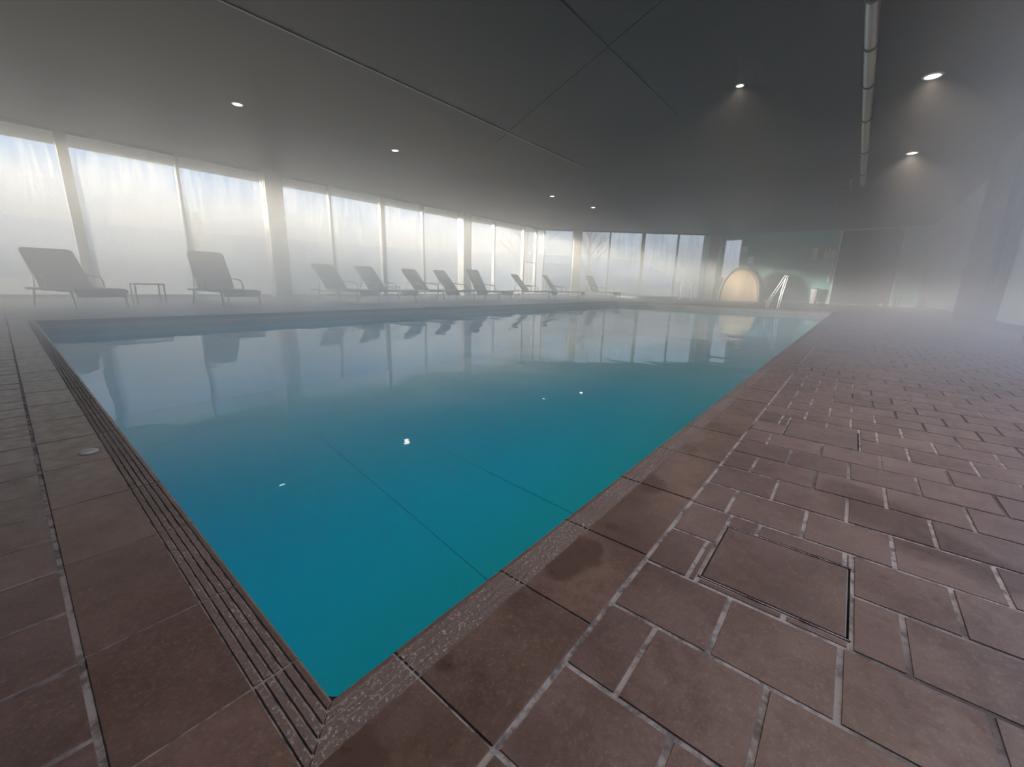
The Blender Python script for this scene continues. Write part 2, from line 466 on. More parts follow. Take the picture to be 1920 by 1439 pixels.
# ------------------------------------------------------------------ ceiling
room = [(BX, RY), (FX, RY), (FX, F5.y), (F5.x, F5.y), (F0.x, F0.y), (BX, GY)]
c = MB(); c.prism([(BX - .2, RY - .2), (FX + .2, RY - .2), (FX + .2, F5.y + .4), (F5.x + .45, F5.y + .3), (F0.x + .5, F0.y + .3), (F0.x + .5, GY + 1.55), (BX - .2, GY + 1.55)], H, H + .25)
tag(c.build('ceiling', M_CEIL), 'dark smooth ceiling fading into steam', 'ceiling', kind='structure')
m_ = MB(); m_.box(-2, 5.285, H - .01, 9.5, 5.315, H); tag(m_.build('trim_5', M_TRIM), 'thin pale strip along the dark ceiling over the pool', 'trim', kind='structure')
m_ = MB(); m_.box(2.5, 2.41, H - .006, 7.6, 2.43, H)  # thin dark strips, one along the ceiling and one slanting across it
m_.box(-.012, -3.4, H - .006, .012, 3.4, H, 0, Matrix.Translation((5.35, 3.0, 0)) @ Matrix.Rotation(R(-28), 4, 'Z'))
tag(m_.build('ceiling_strips', M_STRIPD), 'crossing thin dark strips on the ceiling', 'trim', kind='structure')
# round duct under the ceiling
t = empty('ceiling_duct', (5.0, -.09, H - .085))
m_ = MB(); m_.tube([(0, 0, 0), (9.5, 0, 0)], .062, 24); m_.build('duct_tube', M_STEEL, t)
for x in (.55, 1.6, 2.75, 4.2, 6.2, 8.2):
    m_ = MB(); m_.tube([(x - .02, 0, 0), (x + .02, 0, 0)], .072, 24); m_.build('joint_ring', M_RING, t)
for x in (1.1, 4.8, 8.6):
    m_ = MB(); m_.box(x - .012, -.012, .05, x + .012, .012, .085); m_.build('hanger', M_RING, t)
tag(t, 'round metal duct with dark joint rings running along under the ceiling', 'duct')
# conduit
m_ = MB(); m_.tube(bez([(18.6, .62, 0), (17.2, .56, 0), (15.6, .44, 0), (15.55, .2, 0), (13.9, .16, 0)], 1), .018, 8)
tag(m_.build('ceiling_conduit', M_TRIM, loc=(0, 0, H - .022)), 'thin pale cable conduit with a dogleg on the ceiling before the dark door', 'conduit')

# downlights
LIGHTS = [(2.89, 8.23, .078, 'lit round downlight in the ceiling nearest the left windows'),
          (5.97, 8.12, .074, 'lit round downlight in the ceiling, second along the window side'),
          (11.91, 7.88, .075, 'small lit downlight far off by the windows, second from the far end'),
          (14.37, 7.70, .075, 'small lit downlight furthest off on the window side'),
          (7.03, 1.35, .05, 'lit downlight over the middle of the pool'),
          (12.28, -.84, .09, 'lit downlight over the deck, just before the dark door'),
          (8.21, -.74, .095, 'largest, brightest downlight over the right-hand deck')]
LAMP_W = 170
def lamp(x, y, r, t):
    ld = bpy.data.lights.new('bulb', 'SPOT'); ld.energy = LAMP_W * (.2 if y > 5 else 1.9 if y < -1 else .1 if x < 5 else .35); ld.spot_size = R(140); ld.spot_blend = .7; ld.shadow_soft_size = r * .6; ld.color = (1, .80, .60)
    lo = bpy.data.objects.new('bulb', ld); COL.objects.link(lo); lo.parent = t; lo.location = (0, 0, -.02)
# unseen downlights added to brighten the near deck
LIGHTS += [(4.14, -.80, .135, 'added unseen downlight over the deck above the top edge of the picture'),
           (1.9, -1.9, .135, 'unseen downlight added to brighten the near deck')]
for x, y, r, lab in LIGHTS:
    t = empty('downlight', (x, y, H))
    m_ = MB(); m_.lathe([(r * .86, -.002), (r * .9, -.012), (r * 1.12, -.010), (r * 1.2, -.001)], n=32); m_.build('housing_ring', M_WHITE, t)
    m_ = MB(); m_.lathe([(0, -.006), (r * .87, -.006)], n=32); m_.build('lens', M_LENS, t)
    if y < 2: lamp(x, y, r, t)
    tag(t, lab, 'ceiling light', 'round downlights in the ceiling')

# ------------------------------------------------------------------ glass walls
MX = [(-12.2, .17), (-10.3, .06), (-8.4, .17), (-6.5, .06), (-4.6, .06), (-2.7, .17), (-.8, .06), (1.11, .17), (3.02, .06), (5.06, .17), (6.84, .06), (8.72, .15), (10.5, .06), (12.51, .17), (14.61, .06), (16.82, .1), (17.86, .1), (18.62, .06)]
wn = 0
def window(p, q, wl, wr, clear_top=False, glass=None, z0=0., label=None):
    """one glazed bay from p to q on plan: frame + pane(s)"""
    global wn; wn += 1
    p = Vector((p[0], p[1])); q = Vector((q[0], q[1])); d = (q - p); ln = d.length; ang = math.atan2(d.y, d.x)
    t = empty('window_%d' % wn, (p.x, p.y, z0), ang)
    m_ = MB(); hh = H - z0
    m_.box(wl / 2, -.05, 0, ln - wr / 2, .05, .07); m_.box(wl / 2, -.05, hh - .06, ln - wr / 2, .05, hh)
    m_.box(-wl / 2, -.09, 0, wl / 2, .07, hh)
    if clear_top: m_.box(wl / 2, -.04, 1.62, ln - wr / 2, .04, 1.66)
    m_.build('frame', M_FRAME, t)
    if clear_top:
        a = MB(); a.box(wl / 2, -.006, .07, ln - wr / 2, .006, 1.62); a.build('pane', M_GLASS, t)
        a = MB(); a.box(wl / 2, -.006, 1.66, ln - wr / 2, .006, hh - .06); tag(a.build('pane', M_CLEAR, t), 'clear upper pane')
    else:
        a = MB(); a.box(wl / 2, -.006, .07, ln - wr / 2, .006, hh - .06); a.build('pane', glass or M_GLASS, t)
    tag(t, label or 'fogged full-height window bay %s' % ('in the long glass wall'), 'window', kind='structure')
    return t
window((BX, GY), (MX[0][0], GY), .06, .06)
for i in range(len(MX) - 1):
    window((MX[i][0], GY), (MX[i + 1][0], GY), MX[i][1], MX[i + 1][1], clear_top=(i == len(MX) - 3))
fd = (F5 - F0); fl_ = fd.length; fd.normalize()
def fp(t): return F0 + fd * t
def ft(x, y): return (Vector((x, y)) - F0).dot(fd)
FT = [(.0, .06), (ft(19.75, 11.65), .3), (ft(21.14, 10.39), .06), (ft(22.34, 9.04), .15), (ft(23.58, 7.61), .06), (fl_ - .05, .06)]
for i in range(len(FT) - 1):
    window(fp(FT[i][0]), fp(FT[i + 1][0]), FT[i][1], FT[i + 1][1], clear_top=(i == 0), label='fogged full-height window bay in the angled far glass wall')
# columns standing in front of the glass
def column(name, x, y, w, dpt, rz, label, m=None):
    t = empty(name, (x, y, 0), rz)
    m_ = MB(); m_.box(-w / 2, -dpt / 2, 0, w / 2, dpt / 2, H); m_.build('shaft', m or M_COLUMN, t, .015)
    for sx in ((-.16, -.04) if .3 < dpt < .4 else (-.16,) if dpt < .3 else ()):
        m_ = MB(); m_.box(-w / 2 - .012, -dpt / 2 + .06 + (sx + .16), 0.12, -w / 2, -dpt / 2 + .085 + (sx + .16), H - .3); m_.build('corner_bead', M_WHITE, t)
    return tag(t, label, 'column', kind='structure')
column('column_left', 5.04, GY - .32, .46, .36, 0, 'thick pale column in front of the windows, between the second and third loungers')
column('column_right', 12.58, GY - .26, .46, .24, 0, 'sunlit pale column in front of the windows, between the sixth and seventh loungers')
q = fp(ft(19.75, 11.65)); column('column_corner', q.x - .2, q.y - .25, .42, .42, math.atan2(fd.y, fd.x), 'pale column where the two glass walls meet')
q = fp(fl_ - .1); column('column_far', q.x + .22, q.y - .35, .55, .5, 0, 'dull column between the angled glass wall and the teal far wall', M_FRAME)

# ------------------------------------------------------------------ solid walls
def wall(name, mb, m, label): return tag(mb.build(name, m), label, 'wall', kind='structure')
DY0, DY1 = -1.62, .52      # door opening on the far wall
WY0, WY1 = 4.65, 5.50      # narrow window on the far wall
m_ = MB()
m_.box(FX, DY1 + .06, 0, FX + .2, WY0, H); m_.box(FX, WY0, 0, FX + .2, WY1, 1.15); m_.box(FX, WY0, 3.15, FX + .2, WY1, H); m_.box(FX, WY1, 0, FX + .2, 6.6, H)
m_.box(FX, RY - .2, 0, FX + .2, DY0 - .06, H)
m_.box(FX, DY0 - .06, 3.32, FX + .2, DY1 + .06, H)
wall('wall_far', m_, M_TEAL, 'teal painted far wall with a door and a narrow window')
m_ = MB(); m_.box(FX - .015, DY1 + .06, 0, FX, WY1, .09); m_.box(FX - .015, RY, 0, FX, DY0 - .06, .09)
tag(m_.build('baseboard_far', M_WHITE), 'white skirting at the foot of the teal far wall', 'baseboard', kind='structure')
# narrow window
wn += 1
t = empty('window_%d' % wn, (FX, (WY0 + WY1) / 2, 1.15)); hw = (WY1 - WY0) / 2
m_ = MB(); m_.box(0, -hw, 0, .12, hw, .05); m_.box(0, -hw, 1.95, .12, hw, 2.0); m_.box(0, -hw, 0, .12, -hw + .05, 2); m_.box(0, hw - .05, 0, .12, hw, 2); m_.build('frame', M_WHITE, t)
m_ = MB(); m_.box(.06, -hw + .05, .05, .07, hw - .05, 1.95); m_.build('pane', M_GLASS, t)
m_ = MB(); m_.box(-.09, -hw - .05, -.04, .0, hw + .05, 0); m_.build('window_sill', M_WHITE, t)
tag(t, 'narrow fogged window with a white sill at the end of the teal wall', 'window', kind='structure')
# door
t = empty('door_1', (FX, (DY0 + DY1) / 2, 0)); hw = (DY1 - DY0) / 2
m_ = MB(); m_.box(.05, -hw, .01, .10, hw, 3.32); m_.build('door_leaf', M_DOOR, t)
for sgn, nm in ((1, 'jamb'), (-1, 'jamb')):
    m_ = MB(); m_.box(-.03, sgn * hw - (.0 if sgn > 0 else .055), 0, .12, sgn * hw + (.055 if sgn > 0 else 0), 3.34); m_.build('jamb', M_WHITE, t)
m_ = MB(); m_.tube([(.05, hw - .16, 1.05), (-.02, hw - .16, 1.05), (-.02, hw - .30, 1.05)], .012, 10); m_.build('handle', M_CHROME, t)
tag(t, 'tall dark grey door with thin white frame edges in the teal wall', 'door', kind='structure')
# right-hand wall
m_ = MB(); m_.box(6.6, RY - .2, 0, FX, RY, H); m_.box(BX, RY - .2, 0, 0, RY, H); m_.box(0, RY - .2, 0, 6.6, RY, .25); m_.box(0, RY - .2, 3.0, 6.6, RY, H)
wall('wall_right', m_, M_BLUEWALL, 'pale blue grey wall along the right-hand deck')
m_ = MB(); m_.box(8.0, RY, 0, 11.3, RY + .02, .12); m_.box(13.6, RY, 0, FX, RY + .02, .12)
tag(m_.build('baseboard_right', M_DARKWALL), 'dark skirting at the foot of the right-hand wall', 'baseboard', kind='structure')
m_ = MB(); m_.box(11.3, RY, 0, 13.6, -2.22, H)
tag(m_.build('column_side', M_DARKWALL), 'wide dark grey pier standing out from the right-hand wall', 'column', kind='structure')
m_ = MB(); m_.box(11.26, -2.36, .15, 11.3, -2.33, 2.4); tag(m_.build('trim_7', M_TRIM), 'pale vertical strip on the dark pier', 'trim', kind='structure')
m_ = MB(); m_.box(6.6, RY, 0, 8.0, -2.18, H); tag(m_.build('column_near', M_DARKWALL), 'dark grey pier at the right edge of the view', 'column', kind='structure')
for i, x in enumerate((9.3,)):
    m_ = MB(); m_.box(x - .012, RY, .14, x + .012, RY + .012, H); tag(m_.build('trim_8', M_DARKWALL), 'thin dark joint in the pale right-hand wall', 'trim', kind='structure')
for a, bq in ((.0, 2.2), (2.2, 4.4), (4.4, 6.6)):  # unseen side windows added to bring bluish daylight from the right
    wn += 1
    t = empty('window_%d' % wn, (a, RY - .1, .25))
    m_ = MB(); L_ = bq - a
    m_.box(0, -.05, 0, L_, .05, .05); m_.box(0, -.05, 2.7, L_, .05, 2.75); m_.box(0, -.05, 0, .05, .05, 2.75); m_.box(L_ - .05, -.05, 0, L_, .05, 2.75); m_.build('frame', M_FRAME, t)
    m_ = MB(); m_.box(.05, -.006, .05, L_ - .05, .006, 2.7); m_.build('pane', M_CLEAR, t)
    tag(t, 'unseen fogged side window beside the near deck, letting in bluish daylight', 'window', kind='structure')
m_ = MB(); m_.box(BX - .2, RY - .2, 0, BX, -.5, .12); m_.box(BX - .2, RY - .2, 3.2, BX, -.5, H); m_.box(BX - .2, -.5, 0, BX, GY + .2, H)
wall('wall_back', m_, M_BLUEWALL, 'pale wall with an added window behind the viewpoint')
ys = [RY, -.5]  # unseen glazing added behind the camera to let in more daylight
for a, bq in zip(ys[:-1], ys[1:]):
    wn += 1
    t = empty('window_%d' % wn, (BX - .1, a, .12)); L_ = bq - a
    m_ = MB(); m_.box(-.05, 0, 0, .05, L_, .05); m_.box(-.05, 0, 3.03, .05, L_, 3.08); m_.box(-.06, 0, 0, .06, .06, 3.08); m_.box(-.06, L_ - .06, 0, .06, L_, 3.08); m_.build('frame', M_FRAME, t)
    m_ = MB(); m_.box(-.006, .06, .05, .006, L_ - .06, 3.03); m_.build('pane', M_CLEAR, t)
    tag(t, 'unseen tall window added behind the viewpoint for more daylight', 'window', kind='structure')

# ------------------------------------------------------------------ sun loungers
def make_lounger():
    """foot end at y=0, head towards +y, back hinged at y=1.15; 0.66 wide"""
    t = empty('sun_lounger', (0, 0, 0))
    hw, zs, hy = .31, .29, 1.15
    m_ = MB()
    for sx in (-hw, hw):
        m_.tube(bez([(sx, .0, zs - .045), (sx, .05, zs), (sx, .6, zs), (sx, hy, zs), (sx, 1.75, zs)], 4), .017, 10)
    for y in (.03, .62, hy, 1.75): m_.tube([(-hw, y, zs - .03), (hw, y, zs - .03)], .014, 8)
    m_.build('frame', M_LFRAME, t)
    m_ = MB(); m_.box(-hw + .012, .02, zs - .012, hw - .012, hy, zs + .012)
    m_.add([(-hw + .012, .02, zs), (hw - .012, .02, zs), (hw - .012, -.012, zs - .11), (-hw + .012, -.012, zs - .11)], [(0, 1, 2, 3)])
    m_.add([(-hw + .012, .0, zs - .0), (hw - .012, .0, zs - .0), (hw - .012, -.03, zs - .11), (-hw + .012, -.03, zs - .11)], [(0, 1, 2, 3)])
    m_.build('seat', M_SLING, t)
    for sx in (-hw, hw):
        for y, dy in ((.12, -.07), (1.45, .08)):
            m_ = MB(); m_.tube(bez([(sx, y, zs - .01), (sx, y + dy * .25, zs - .10), (sx * 1.02, y + dy, .0)], 5), [.017] * 10 + [.019], 10); m_.build('leg', M_LFRAME, t)
    bk = MB(); bl = .80
    bk.box(-hw + .012, 0, -.012, hw - .012, bl, .012)
    bo = bk.build('backrest', M_SLING, t, loc=(0, hy, zs + .01))
    fr = MB(); fr.tube([(-hw, 0, 0), (-hw, bl - .04, 0), (-hw + .04, bl, 0), (hw - .04, bl, 0), (hw, bl - .04, 0), (hw, 0, 0)], .016, 10); fr.build('back_frame', M_LFRAME, bo)
    st = MB(); st.tube([(-hw + .04, .42, -.01), (-hw + .04, .22, -.33), (hw - .04, .22, -.33), (hw - .04, .42, -.01)], .010, 8); 
    st.build('back_strut', M_LFRAME, bo)
    bo.rotation_euler = (R(52), 0, 0)
    return t
def add_arms(t):
    for sx in (-.335, .335):
        m_ = MB(); m_.tube(bez([(sx, .78, .29), (sx, .80, .42), (sx, .90, .475), (sx, 1.10, .49), (sx, 1.32, .52)], 5), .014, 10); m_.build('armrest', M_LFRAME, t)
proto = make_lounger(); add_arms(proto)
# foot x, foot y, rotation about z (deg, + turns the head towards -x), back angle, label
LG = [(0.8, 8.6, 14, 50, 'grey sun lounger nearest the left edge of the pool deck, its back before a mullion'),
      (2.68, 8.45, 4, 63, 'grey sun lounger standing alone with armrest, left of the thick pale column'),
      (5.45, 8.6, 11, 49, 'grey sun lounger just right of the thick column, first of a close pair'),
      (6.6, 8.6, 11, 49, 'grey sun lounger second of the close pair right of the thick column'),
      (8.12, 8.6, 11, 48, 'grey sun lounger between the medium mullion and the sunlit mullion'),
      (9.35, 8.6, 12, 49, 'grey sun lounger just left of the sunlit column'),
      (10.45, 8.5, 3, 58, 'grey sun lounger before the sunlit column, its back cutting across it'),
      (12.95, 8.3, 15, 48, 'grey sun lounger with steep slanting back, first beyond the sunlit column'),
      (14.7, 8.1, 17, 50, 'grey sun lounger with bent armrests, second beyond the sunlit column'),
      (17.2, 7.8, -6, 60, 'faint grey sun lounger furthest off, before the angled glass wall')]
for i, (x, y, rz, ba, lab) in enumerate(LG):
    o = proto if i == 0 else copy_tree(proto)
    o.location = (x, y, 0); o.rotation_euler = (0, 0, R(rz))
    for ch in bpy.data.objects:
        if ch.parent == o and ch.name.startswith('backrest'): ch.rotation_euler = (R(ba), 0, 0)
    tag(o, lab, 'sun lounger', 'sun loungers along the windows')
# side tables
def side_table(x, y, lab):
    t = empty('side_table', (x, y, 0))
    m_ = MB(); m_.box(-.22, -.22, .36, .22, .22, .385); m_.build('table_top', M_LFRAME, t, .006)
    for sx in (-.2, .2):
        for sy in (-.2, .2):
            m_ = MB(); m_.tube([(sx, sy, 0), (sx, sy, .36)], .013, 8); m_.build('leg', M_LFRAME, t)
    tag(t, lab, 'side table', 'low side tables among the loungers')
side_table(1.52, 9.6, 'low square metal side table between the two left-hand loungers')
side_table(7.38, 10.6, 'low square metal side table behind the pair right of the thick column')

# ------------------------------------------------------------------ far end: ladder, spa, arched cabinet
t = empty('pool_handrail', (PX + .15, 1.50, .0012))
for dx in (.10, .55):
    m_ = MB(); m_.tube(bez([(dx + .12, .22, 0), (dx + .11, .21, .18), (dx + .06, .02, .62), (dx + .02, -.14, .98), (dx, -.19, 1.02), (dx - .01, -.19, .95), (dx - .02, -.13, .5), (dx - .02, -.10, .0)], 5), .017, 12); m_.build('handrail', M_CHROME, t)
    for fx, fy in ((dx + .12, .22), (dx - .02, -.10)):
        m_ = MB(); m_.lathe([(.022, .012), (.045, .008), (.05, 0)], (fx, fy, 0), 20); m_.build('base_flange', M_CHROME, t)
tag(t, 'pair of slanting chrome handrails at the far end of the pool', 'handrail')
# small round spa in the far deck
SPX, SPY = 21.3, 8.1
t = empty('spa_tub', (SPX, SPY, 0))
m_ = MB(); m_.lathe([(1.15, -.02), (1.15, .10), (1.20, .13), (1.42, .13), (1.47, .10), (1.47, 0)], n=48); m_.build('stone_rim', M_STONE, t)
m_ = MB(); m_.lathe([(0, .085), (1.15, .085)], n=48); m_.build('spa_water', M_WATER, t)
m_ = MB(); m_.lathe([(0, .01), (1.15, .01)], n=48); m_.build('tub_floor', M_BASIN, t)
tag(t, 'round spa tub with a pale stone rim before the angled glass wall', 'spa tub')
for i, (x, y, lab) in enumerate(((20.9, 5.95, 'chrome hoop handrail beside the spa tub, nearer the teal wall'), (21.9, 6.32, 'chrome hoop handrail beside the spa tub, nearer the windows'))):
    m_ = MB(); m_.tube(bez([(0, .26, 0), (0, .26, .55), (0, .2, .8), (0, 0, .93), (0, -.2, .8), (0, -.26, .55), (0, -.26, 0)], 5), .024, 12)
    tag(m_.build('grab_rail', M_RAIL, loc=(x, y, 0), ), lab, 'handrail', 'chrome hoop rails at the spa')
# arched cabinet
AX, AY = 22.4, 3.95
t = empty('arched_cabinet', (AX, AY, 0))
def arch(w, h, n=24): return [(w * math.cos(PI * k / n), h * (max(0, math.sin(PI * k / n)) ** .82)) for k in range(n + 1)]
def arch_solid(w, h, x0, x1, n=24):
    m_ = MB(); a = arch(w, h, n); c_ = len(a)
    m_.add([(x0, y, z) for y, z in a] + [(x1, y, z) for y, z in a], [tuple(range(c_)), tuple(range(c_, 2 * c_))[::-1]] )
    m_.add([(x0, y, z) for y, z in a] + [(x1, y, z) for y, z in a], [(i, (i + 1) % c_, c_ + (i + 1) % c_, c_ + i) for i in range(c_)], 0, False); return m_
arch_solid(.92, 1.62, .02, 1.1).build('cabinet_body', M_WOODRIM, t)
m_ = MB(); nb = 6
for k in range(nb):       # upright boards clipped to the arch
    y0, y1 = -.78 + 1.56 * k / nb + .001, -.78 + 1.56 * (k + 1) / nb - .001
    top = []
    for j in range(7):
        y = y0 + (y1 - y0) * j / 6; top.append((y, 1.46 * max(.02, (1 - (y / .79) ** 2)) ** .41))
    poly = [(y0, .04), (y1, .04)] + top[::-1]; c_ = len(poly); dx = -.012 - .002 * (k % 2)
    m_.add([(dx, y, z) for y, z in poly] + [(.02, y, z) for y, z in poly], [tuple(range(c_)), tuple(range(c_, 2 * c_))[::-1]] + [(i, (i + 1) % c_, c_ + (i + 1) % c_, c_ + i) for i in range(c_)])
m_.build('front_boards', M_WOOD, t)
m_ = MB(); m_.tube([(-.02, y, z + .02) for y, z in arch(.86, 1.55)], .045, 10); m_.build('front_rim', M_WOODRIM, t)
m_ = MB(); m_.tube([(.5, y, z + .0) for y, z in arch(.94, 1.64)], .03, 10); m_.build('middle_rim', M_WOODRIM, t)
tag(t, 'pale wooden arched cabinet with upright boards, sunlit before the teal wall', 'cabinet')

# ------------------------------------------------------------------ small things on and by the far wall
t = empty('pedal_bin', (24.55, 1.12, 0))
m_ = MB(); m_.lathe([(0, 0), (.135, 0), (.15, .62), (.16, .63)], n=32); m_.build('bin_body', M_PLASTIC, t)
m_ = MB(); m_.lathe([(.163, .60), (.165, .66), (.150, .68)], n=32); m_.build('bin_rim', M_PLASTIC, t)
m_ = MB(); m_.lathe([(.150, .672), (.12, .71), (0, .72)], n=32); m_.build('bin_lid', M_BLACK, t)
tag(t, 'white bin with a black lid standing by the teal wall left of the dark door', 'bin')
def notice(y0, y1, z0, z1, lab, grp):
    m_ = MB(); m_.box(FX - .012, y0, z0, FX, y1, z1)
    tag(m_.build('wall_notice', M_PAPER), lab, 'notice', grp)
notice(4.37, 4.62, 2.45, 2.78, 'small square white notice right of the narrow window, upper of two', 'small white notices on the teal wall')
notice(4.02, 4.28, 1.93, 2.25, 'small square white notice above the arched cabinet, lower of two', 'small white notices on the teal wall')
notice(1.33, 1.55, 2.05, 2.6, 'tall white notice on the teal wall left of the wall box', 'small white notices on the teal wall')
t = empty('wall_box', (FX, .85, 2.3))
m_ = MB(); m_.box(-.10, -.0, -.26, 0, .22, .26); m_.build('box_body', M_PLASTIC, t, .01)
m_ = MB(); m_.box(-.08, -.24, -.26, 0, -.01, .18); tag(m_.build('side_panel', M_WHITE, t, .008), 'greyer side panel')
m_ = MB(); m_.box(-.108, .10, .06, -.10, .13, .26); m_.build('slot', M_BLACK, t)
tag(t, 'white box with a dark slot on the teal wall beside the dark door', 'wall box')
t = empty('hanging_handset', (FX - .05, .66, 1.1))
m_ = MB(); m_.tube(bez([(0, .0, .88), (0, .01, .6), (0, .03, .35), (0, .06, .22)], 5), .010, 8); m_.build('cord', M_PLASTIC, t)
m_ = MB(); m_.tube(bez([(0, .08, .24), (0, .05, .12), (0, .03, .0), (0, .04, -.10)], 5), [.02, .025, .03, .035, .04, .05, .055, .06, .07, .075, .08, .08, .07, .06, .05, .03], 12); m_.build('handset', M_PLASTIC, t)
tag(t, 'white handset hanging on a cord at the left edge of the dark door', 'handset')
m_ = MB(); m_.lathe([(0, .12), (.035, .12), (.05, .08), (.055, 0)], n=20)
tag(m_.build('door_stop', M_PLASTIC, loc=(24.6, -1.35, 0)), 'small white door stop on the floor at the right foot of the dark door', 'door stop')
t = empty('bench', (21.6, -2.02, 0), R(90))
m_ = MB()
for k in range(4): m_.box(-.43, -.22 + .115 * k, .40, .43, -.22 + .115 * k + .095, .43)
m_.build('seat', M_SLING, t, .004)
for sx in (-.38, -.28, .28, .38):
    for sy in (-.2, .2):
        m_ = MB(); m_.tube([(sx, sy, .40), (sx * 1.03, sy * 1.15, 0)], .018, 8); m_.build('leg', M_LFRAME, t)
tag(t, 'low grey bench on slanting legs against the pale wall right of the dark door', 'bench')

# ------------------------------------------------------------------ outside
m_ = MB(); m_.box(BX - 10, GY + .1, -.25, 34, GY + 6, -.08); tag(m_.build('terrace_path', M_TERRACE), 'pale paved terrace outside the long glass wall', 'terrace', kind='structure')
m_ = MB()
for x0, y0, x1, y1 in ((-260, -160, 400, RY - .2), (-260, GY + .1, 400, 420), (-260, RY - .2, BX - .2, GY + .1), (FX + .2, RY - .2, 400, GY + .1)):
    m_.add([(x0, y0, -.3), (x1, y0, -.3), (x1, y1, -.3), (x0, y1, -.3)], [(0, 1, 2, 3)])
m_.add([(F5.x + .3, F5.y, -.3), (FX + .2, F5.y, -.3), (FX + .2, GY + .1, -.3), (F0.x + .3, GY + .1, -.3)], [(0, 1, 2, 3)])
tag(m_.build('exterior_ground', M_GRASS), 'winter grass outside the windows', 'ground', kind='structure')
def hill(name, x0, x1, y0, depth, hts, lab, seed):
    rnd = random.Random(seed); nx, ny = 40, 8; vs = []
    for j in range(ny + 1):
        for i in range(nx + 1):
            u = i / nx; t_ = j / ny
            hh = hts[0] * (1 - u) + hts[1] * u + hts[2] * math.sin(u * 5.2 + seed) * .5
            z = -.6 + hh * math.sin(min(1, t_ * 1.15) * PI / 2) ** 1.4 + rnd.uniform(-.3, .3) * t_
            vs.append((x0 + (x1 - x0) * u, y0 + depth * t_ + rnd.uniform(-1, 1), z))
    fs = [(j * (nx + 1) + i, j * (nx + 1) + i + 1, (j + 1) * (nx + 1) + i + 1, (j + 1) * (nx + 1) + i) for j in range(ny) for i in range(nx)]
    m_ = MB(); m_.add(vs, fs, 0, True); tag(m_.build(name, M_HILL), lab, 'hill', kind='structure')
hill('hill', -60, 330, 95, 60, (13, 20, 4), 'low wooded hillside beyond the long windows', 3)
def bare_tree(x, y, h, seed, lab):
    rnd = random.Random(seed); m_ = MB()
    t = empty('bare_tree', (x, y, -.3))
    tr = MB(); tr.tube([(0, 0, 0), (.1, .05, h * .25), (-.05, 0, h * .5), (0, .1, h * .78)], [h * .022, h * .018, h * .012, h * .005], 8); tr.build('trunk', M_BARK, t)
    br = MB()
    def grow(p, d, ln, r, lv):
        q_ = p + d * ln; mid = p + d * ln * .5 + Vector((rnd.uniform(-1, 1), rnd.uniform(-1, 1), rnd.uniform(0, 1))) * ln * .06
        br.tube([p, mid, q_], [r, r * .75, r * .5], 5)
        if lv == 0: return
        for _ in range(3):
            s2 = rnd.uniform(.35, 1.0); base = p.lerp(q_, s2)
            nd = (d + Vector((rnd.uniform(-1, 1), rnd.uniform(-1, 1), rnd.uniform(-.2, .8))) * .75).normalized()
            grow(base, nd, ln * rnd.uniform(.5, .7), r * .5, lv - 1)
    for k in range(11):
        a = k * 2.4; z = h * (.22 + .05 * k); d = Vector((math.cos(a), math.sin(a), 1.0 + .06 * k)).normalized()
        grow(Vector((0, 0, z)), d, h * (.34 - .018 * k), h * .007, 3)
    br.build('branches', M_BARK, t); tag(t, lab, 'tree', 'bare trees outside')
bare_tree(32.2, 24.5, 8.0, 4, 'bare branching tree seen through the clear upper pane')
bare_tree(33.0, 18.2, 7.0, 9, 'bare winter tree beyond the angled glass wall')
t = empty('conifer_tree', (7.35, 28.5, -.3))
tr = MB(); tr.tube([(0, 0, 0), (0, 0, 4.2)], [.16, .03], 8); tr.build('trunk', M_BARK, t)
nd = MB(); rnd = random.Random(5)
for k in range(26):
    z = .5 + k * .145; rad = 1.15 * (1 - k / 27) + .08
    for j in range(11):
        a = j * 2 * PI / 11 + k * .7 + rnd.uniform(-.2, .2); rl = rad * rnd.uniform(.75, 1.1)
        tip = Vector((math.cos(a) * rl, math.sin(a) * rl, z - .22 * rl)); s2 = Vector((-math.sin(a), math.cos(a), 0)) * (.10 + .10 * rl)
        p0 = Vector((0, 0, z + .12)); md = p0.lerp(tip, .55)
        nd.add([p0, md + s2, tip, md - s2, md + Vector((0, 0, -.12))], [(0, 1, 2), (0, 2, 3), (0, 4, 1), (1, 4, 2), (2, 4, 3), (3, 4, 0)])
nd.build('needles', M_NEEDLE, t); tag(t, 'dark conifer outside the window behind the second lounger', 'tree')

